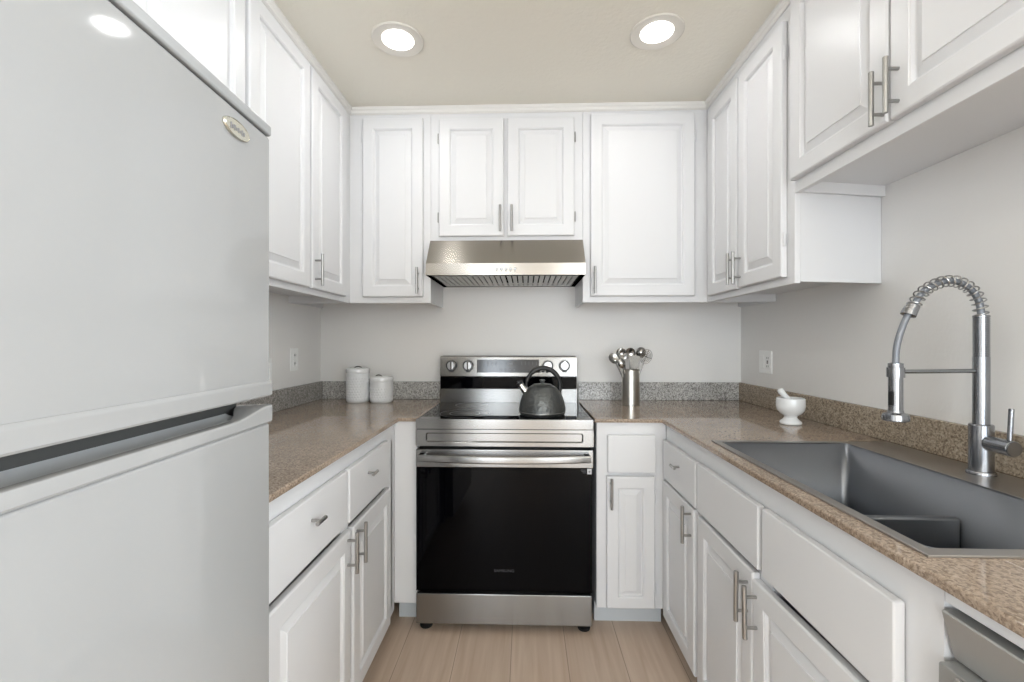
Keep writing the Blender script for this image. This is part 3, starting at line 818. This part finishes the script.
# curved grab lip: low along the door and sweeping up at the far end
b = bm_(); n = 40; rings = []
for i in range(n + 1):
    y = -FW - .001 + (FW + .0018) * i / n
    e = min(1.0, max(0.0, (y + 0.11) / 0.10)); e = e * e * (3 - 2 * e)
    zt = 1.1175 + 0.0130 * e
    zb = 1.0965
    back = -0.012 - 0.040 * e
    rings.append([b.verts.new(p) for p in ((back, y, zb), (0.0002, y, zb), (0.0036, y, zb + 0.0035), (0.0042, y, zt - 0.006), (0.0030, y, zt - 0.0015), (0.0, y, zt), (back, y, zt - 0.001))])
for a, c in zip(rings, rings[1:]):
    for k in range(7): b.faces.new((a[k], a[(k + 1) % 7], c[(k + 1) % 7], c[k]))
b.faces.new(rings[0]); b.faces.new(rings[-1]); obj('door_lip', b, M['fridge'], ld)
b = bm_(); prism(b, [(-0.0555, 1.0965), (-0.0125, 1.0965), (-0.0125, 1.1160), (-0.022, 1.1145), (-0.036, 1.1145), (-0.048, 1.117), (-0.0555, 1.120)], 'y', -FW + 0.01, -0.045)
obj('grip_recess', b, M['fridge_rec'], ld)
b = bm_(); m4 = Matrix.Translation((0.0, -0.108, 1.597)) @ Matrix.Rotation(PI / 2, 4, 'Y') @ Matrix.Diagonal((0.42, 1.0, 1, 1))
lathe(b, [(0.0345, 0.0003), (0.0345, 0.003), (0.0325, 0.0052), (0.030, 0.0042), (0.004, 0.0046)], 48, mat4=m4); bd = obj('badge', b, M['badge'], fd)
b = bm_()
for k, hh in enumerate((6, 4, 6, 3, 5, 3, 6, 4)):
    box(b, 0.0044, 0.0052, -0.108 - 0.019 + k * 0.005, -0.108 - 0.0165 + k * 0.005, 1.5955 - hh * 0.0006, 1.5955 + hh * 0.0009)
obj('badge_lettering', b, M['greymark'], bd)

# ------------------------------------------------------------------ things on the counters
def canister(loc, R, H, label, rot):
    r = empty('canister', loc, label, 'canister', rot, None)
    b = bm_(); lathe(b, [(R * 0.90, 0.0004), (R * 0.98, 0.006), (R, 0.014), (R, H - 0.004), (R * 0.985, H), (R * 0.90, H)], 48)
    # embossed hobnail bands
    n = 26
    rows = int((H - 0.03) / 0.014)
    for j in range(rows):
        for k in range(n):
            a = 2 * PI * (k + 0.5 * (j % 2)) / n; zz = 0.020 + j * 0.014
            m4 = Matrix.Translation((R * math.cos(a), R * math.sin(a), zz)) @ Matrix.Rotation(a, 4, 'Z') @ Matrix.Rotation(PI / 2, 4, 'Y')
            lathe(b, [(0.0062, -0.0006), (0.0045, 0.0012), (0.0012, 0.0018)], 8, mat4=m4)
    obj('jar', b, M['ribbed'], r)
    b = bm_(); lathe(b, [(R * 0.90, H + 0.0003), (R * 1.0, H + 0.001), (R * 1.03, H + 0.004), (R * 1.03, H + 0.019), (R * 0.985, H + 0.026), (R * 0.6, H + 0.031), (0.004, H + 0.033)], 48)
    ld_ = obj('lid', b, M['ceramic'], r)
    b = bm_(); n = 12
    pts = [(0.020 * math.cos(PI * k / n), -R * 0.45, H + 0.027 + 0.011 * math.sin(PI * k / n)) for k in range(n + 1)]
    tube(b, pts, 0.003, 8); obj('lid_loop', b, M['gasket'], ld_)
    return r
canister((-0.925, 2.415, 0.9172), 0.061, 0.158, 'taller of the two white textured ceramic canisters in the left corner', 0.4)
canister((-0.792, 2.412, 0.9172), 0.061, 0.112, 'shorter of the two white textured ceramic canisters in the left corner', -0.25)

# kettle
r = empty('kettle', (0.077, 2.035, 0.9172), 'dark grey hammered stovetop kettle with arched handle on the front burner', 'kettle')
b = bm_(); prof = [(0.060, 0.0), (0.098, 0.001), (0.102, 0.005), (0.1045, 0.007), (0.1045, 0.012), (0.1065, 0.015), (0.1060, 0.030), (0.1015, 0.055), (0.0925, 0.082), (0.080, 0.104), (0.064, 0.121), (0.050, 0.1295), (0.044, 0.131)]
lathe(b, prof, 56); bk = obj('body', b, M['kettle'], r)
b = bm_(); lathe(b, [(0.1050, 0.0118), (0.1072, 0.0125), (0.1072, 0.0150), (0.1062, 0.0158)], 56, cap=False); obj('base_band', b, M['nickel'], bk)
b = bm_(); lathe(b, [(0.0435, 0.1312), (0.0445, 0.1335), (0.042, 0.136), (0.020, 0.140), (0.009, 0.141), (0.008, 0.147), (0.013, 0.151), (0.012, 0.157), (0.003, 0.159)], 36); obj('lid', b, M['kettle'], r)
b = bm_(); tube(b, [(-0.064, 0, 0.090), (-0.080, 0, 0.108), (-0.094, 0, 0.126), (-0.100, 0, 0.134)], [0.021, 0.0165, 0.0145, 0.0145], 20); sp_ = obj('spout', b, M['chrome'], r)
b = bm_(); tube(b, [(-0.1005, 0, 0.1347), (-0.108, 0, 0.1445)], [0.0155, 0.014], 18); box(b, -0.118, -0.088, -0.005, 0.005, 0.146, 0.150, 0.001, 1); obj('spout_cap', b, M['black'], sp_)
b = bm_(); pts = []
for k in range(25):
    a = PI + 0.05 - (PI + 0.35) * k / 24
    pts.append((0.004 + 0.077 * math.cos(a), 0, 0.128 + 0.082 * math.sin(a) if math.sin(a) > 0 else 0.128 + 0.15 * math.sin(a)))
rd = [0.0068 if k < 2 else 0.0095 if k < 6 else 0.0115 if k < 19 else 0.009 for k in range(25)]
tube(b, smooth_path(pts, 3), [rd[min(i // 3, 24)] for i in range(24 * 3 + 1)], 14)
for k in range(-1, 2): lathe(b, [(0.002, 0), (0.008, 0.002), (0.008, 0.006), (0.002, 0.008)], 12, (0.004 + k * 0.018, 0, 0.190 - abs(k) * 0.002))
hd = obj('handle', b, M['black'], r)
b = bm_(); box(b, -0.079, -0.067, -0.006, 0.006, 0.102, 0.126, 0.002, 1); box(b, 0.078, 0.088, -0.006, 0.006, 0.078, 0.118, 0.002, 1); obj('handle_bracket', b, M['nickel'], hd)

# utensil holder
HX, HY = 0.553, 2.345
r = empty('utensil_holder', (HX, HY, 0.9172), 'brushed steel cylinder holding metal utensils on the back counter', 'utensil holder')
b = bm_(); lathe(b, [(0.040, 0.0), (0.0455, 0.001), (0.0455, 0.181), (0.0465, 0.184), (0.0455, 0.186), (0.0430, 0.184), (0.0430, 0.004), (0.001, 0.003)], 48); obj('cylinder', b, M['holder'], r)

def spoon_head(bm, M4, rx, rz, depth, n=14, th=0.0012):
    """bowl: an oval dished sheet; local x across, z along, bowl opens to -y"""
    def pt(i, j, off):
        a = 2 * PI * j / 28; q = i / n
        return M4 @ Vector((rx * q * math.cos(a), depth * (1 - q * q) + off, rz * q * math.sin(a)))
    for off in (0.0, th):
        c = bm.verts.new(M4 @ Vector((0, depth + off, 0))); prev = None
        for i in range(1, n + 1):
            ring = [bm.verts.new(pt(i, j, off)) for j in range(28)]
            for j in range(28):
                k = (j + 1) % 28
                if prev is None: bm.faces.new((c, ring[j], ring[k]))
                else: bm.faces.new((prev[j], ring[j], ring[k], prev[k]))
            prev = ring
        if off == 0.0: rim0 = prev
    for j in range(28): bm.faces.new((rim0[j], rim0[(j + 1) % 28], prev[(j + 1) % 28], prev[j]))

def utensil(name, label, cat, foot, head, kind, rx, rz, face=0.0, tiltx=0.0, depth=0.010):
    """foot: point near the bottom of the holder, head: centre of the head (world)"""
    base = Vector((HX + foot[0], HY + foot[1], 0.9245))
    top = Vector(head)
    r = empty(name, base, label, cat)
    d = top - base; nd = d.normalized()
    neck = d - nd * rz * 0.93
    b = bm_(); tube(b, smooth_path([(0, 0, 0), neck * 0.5, neck * 0.9, neck], 4), [0.0042] * 6 + [0.0038] * 7, 8)
    obj('stem', b, M['nickel'], r)
    q = d.to_track_quat('Z', 'Y').to_matrix().to_4x4()
    # keep the bowl opening towards the room
    X = Vector((1, 0, 0)); X = (X - nd * X.dot(nd)).normalized(); Y = nd.cross(X)
    R4 = Matrix((X, Y, nd)).transposed().to_4x4()
    M4 = Matrix.Translation(d) @ R4 @ Matrix.Rotation(face, 4, 'Z') @ Matrix.Rotation(tiltx, 4, 'X')
    b = bm_()
    if kind in ('spoon', 'ladle', 'back'):
        if kind == 'back': M4 = M4 @ Matrix.Rotation(PI, 4, 'Z')
        spoon_head(b, M4, rx, rz, depth)
    elif kind == 'slotted':
        for k in range(28):
            pass
        for i in range(5):
            q_ = 1 - i * 0.22
            pts = [M4 @ Vector((rx * q_ * math.cos(2 * PI * j / 24), depth * (1 - q_ * q_), rz * q_ * math.sin(2 * PI * j / 24))) for j in range(25)]
            tube(b, pts, 0.0017, 6)
        tube(b, [M4 @ Vector((rx * s, depth * (1 - s * s), 0)) for s in (-1, -.5, 0, .5, 1)], 0.0017, 6)
        tube(b, [M4 @ Vector((0, depth * (1 - s * s), rz * s)) for s in (-1, -.5, 0, .5, 1)], 0.0017, 6)
    elif kind == 'turner':
        t = bmesh.new(); bmesh.ops.create_cube(t, size=1)
        for v in t.verts: v.co = Vector((v.co.x * 2 * rx * (1.0 if v.co.z > 0 else 0.72), v.co.y * 0.0014, v.co.z * 2 * rz))
        bmesh.ops.bevel(t, geom=[e for e in t.edges if abs(e.verts[0].co.x - e.verts[1].co.x) < 1e-6 and abs(e.verts[0].co.z - e.verts[1].co.z) < 1e-6], offset=0.012, segments=5, affect='EDGES', profile=0.5)
        for v in t.verts: v.co = M4 @ v.co
        merge(b, t)
    elif kind == 'whisk':
        for k in range(6):
            a0 = PI * k / 6
            pts = []
            for j in range(17):
                u_ = PI * j / 16; s = math.cos(u_)
                pts.append(M4 @ Vector((rx * math.sin(u_ * 2 - PI / 1) * 0 + rx * (s) * abs(math.sin(u_)) ** 0.2 * math.cos(a0), rx * s * abs(math.sin(u_)) ** 0.2 * math.sin(a0), -rz + 2 * rz * math.sin(u_))))
            tube(b, pts, 0.0010, 5)
    obj('head', b, M['utensil'], r)
    return r
utensil('serving_spoon', 'small steel spoon leaning furthest left out of the utensil cylinder', 'utensil', (0.022, -0.010), (0.463, 2.335, 1.160), 'spoon', 0.026, 0.030, 0.35, -0.35)
utensil('ladle', 'steel ladle second from the left in the utensil cylinder', 'utensil', (0.015, 0.010), (0.508, 2.350, 1.183), 'ladle', 0.030, 0.033, 0.2, -0.2, 0.022)
utensil('serving_spoon', 'low steel spoon head tucked beneath the two leftmost utensils', 'utensil', (0.018, -0.022), (0.500, 2.318, 1.135), 'back', 0.020, 0.028, 0.1, 0.0)
utensil('serving_spoon', 'round steel spoon standing upright at the centre back of the cylinder', 'utensil', (0.0, 0.022), (0.556, 2.367, 1.186), 'spoon', 0.028, 0.030, 0.0, 0.1)
utensil('turner', 'broad steel turner at the front centre of the utensil cylinder', 'utensil', (-0.004, 0.008), (0.568, 2.318, 1.142), 'turner', 0.030, 0.034, 0.1, -0.25)
utensil('slotted_spoon', 'steel strainer spoon with open rings leaning right in the cylinder', 'utensil', (-0.018, -0.008), (0.630, 2.330, 1.170), 'slotted', 0.028, 0.038, -0.25, 0.0, 0.014)
utensil('ladle', 'steel ladle leaning to the right behind the strainer spoon', 'utensil', (-0.018, 0.014), (0.610, 2.362, 1.190), 'back', 0.026, 0.030, -0.3, 0.2, 0.018)

# mortar and pestle
MX, MY = 1.066, 1.812
b = bm_(); lathe(b, [(0.030, 0.0), (0.040, 0.0008), (0.042, 0.006), (0.040, 0.012), (0.030, 0.020), (0.0245, 0.027), (0.026, 0.034), (0.041, 0.043), (0.052, 0.057), (0.0555, 0.074), (0.0550, 0.092), (0.0535, 0.103), (0.0510, 0.105), (0.0485, 0.103), (0.0485, 0.074), (0.041, 0.058), (0.025, 0.049), (0.001, 0.047)], 48)
o = obj('mortar', b, M['ceramic']); o.location = (MX, MY, 0.9175); o.scale = (0.94, 0.94, 1)
tag(o, 'white marble mortar bowl on a round foot near the sink', 'mortar')
b = bm_(); p0, p1 = Vector((0.018, -0.004, 0.0640)), Vector((-0.043, 0.006, 0.140))
d = p1 - p0
tube(b, [p0 - d * 0.02, p0, p0 + d * 0.08, p0 + d * 0.25, p0 + d * 0.6, p0 + d * 0.88, p0 + d * 0.97, p1], [0.004, 0.009, 0.0125, 0.0135, 0.0105, 0.0125, 0.0095, 0.003], 18)
o = obj('pestle', b, M['ceramic']); o.location = (MX, MY, 0.9175)
tag(o, 'white pestle leaning out of the mortar bowl', 'pestle')

# ------------------------------------------------------------------ outlets
def outlet(loc, rz, label, w_, kind):
    r = empty('wall_outlet', loc, label, 'outlet', rz)
    b = bm_(); box(b, -w_ / 2, w_ / 2, -0.006, -0.0002, -0.0575, 0.0575, 0.0025, 2); obj('cover_plate', b, M['plate'], r)
    cs = [0] if kind == 'duplex' else ([-w_ / 4 + .002, w_ / 4 - .002])
    for i, c in enumerate(cs):
        if kind == 'combo':
            b = bm_(); box(b, c - 0.0165, c + 0.0165, -0.0085, -0.0062, -0.033, 0.033, 0.0012, 1)
            f = obj('rocker' if i == 0 else 'receptacle', b, M['plate'], r)
            if i == 1:
                b = bm_(); box(b, c - 0.006, c + 0.006, -0.0100, -0.0087, -0.007, 0.000, 0.0005, 1); box(b, c - 0.006, c + 0.006, -0.0100, -0.0087, 0.002, 0.009, 0.0005, 1)
                obj('test_button', b, M['slot'], f)
                cc = (-0.021, 0.021)
            else: cc = ()
        else:
            f = r; cc = (-0.021, 0.021)
        for zc in cc:
            if kind == 'duplex':
                b = bm_(); box(b, c - 0.0165, c + 0.0165, -0.0080, -0.0062, zc - 0.015, zc + 0.015, 0.004, 2); f = obj('receptacle', b, M['plate'], r)
            b = bm_(); yy = -0.0082 if kind == 'duplex' else -0.0087
            for s in (-0.0065, 0.0065): box(b, c + s - 0.0014, c + s + 0.0014, yy - 0.0006, yy, zc - 0.005, zc + 0.006)
            obj('slot', b, M['slot'], f)
outlet((XL, 2.245, 1.157), PI / 2, 'white duplex outlet on the left wall, further from the refrigerator', 0.075, 'duplex')
outlet((XL, 2.005, 1.115), PI / 2, 'white outlet on the left wall mostly hidden behind the refrigerator edge', 0.075, 'duplex')
outlet((XR, 2.285, 1.145), -PI / 2, 'white double-width outlet and switch plate on the right wall near the corner', 0.118, 'combo')

# ------------------------------------------------------------------ recessed ceiling lamps
def can(x, y, label, lens='lens'):
    r = empty('recessed_light', (x, y, ZC), label, 'ceiling light')
    b = bm_(); lathe(b, [(0.100, -0.0005), (0.100, -0.004), (0.096, -0.0065), (0.080, -0.0055), (0.062, -0.0025), (0.062, -0.0005)], 56, cap=False); obj('trim_ring', b, M['cantrim'], r)
    b = bm_(); lathe(b, [(0.0615, -0.0005), (0.0615, -0.0022), (0.0610, -0.0026), (0.001, -0.0030)], 48); obj('lens', b, M[lens], r)
can(-0.498, 1.712, 'round recessed ceiling light on the left, above the range aisle')
can(0.500, 1.700, 'round recessed ceiling light on the right, nearer the sink')
can(-0.50, 0.38, 'recessed ceiling light above the refrigerator front, overhead left of the camera', 'lens_dim')
can(0.50, 0.38, 'recessed ceiling light above the dishwasher, overhead right of the camera', 'lens_dim')

# ------------------------------------------------------------------ groups of repeated things
GROUPS = {'wall_cabinet': 'white wall cabinets', 'base_cabinet': 'white base cabinets', 'countertop': 'brown granite countertops',
          'backsplash_strip': 'granite upstands around the counters', 'canister': 'white ceramic canisters', 'wall_outlet': 'wall outlets',
          'recessed_light': 'recessed ceiling lights', 'serving_spoon': 'metal utensils in the steel cylinder', 'ladle': 'metal utensils in the steel cylinder',
          'turner': 'metal utensils in the steel cylinder', 'slotted_spoon': 'metal utensils in the steel cylinder'}
for o in list(C.objects):
    k = o.name.split('.')[0]
    if o.parent is None and k in GROUPS: o['group'] = GROUPS[k]
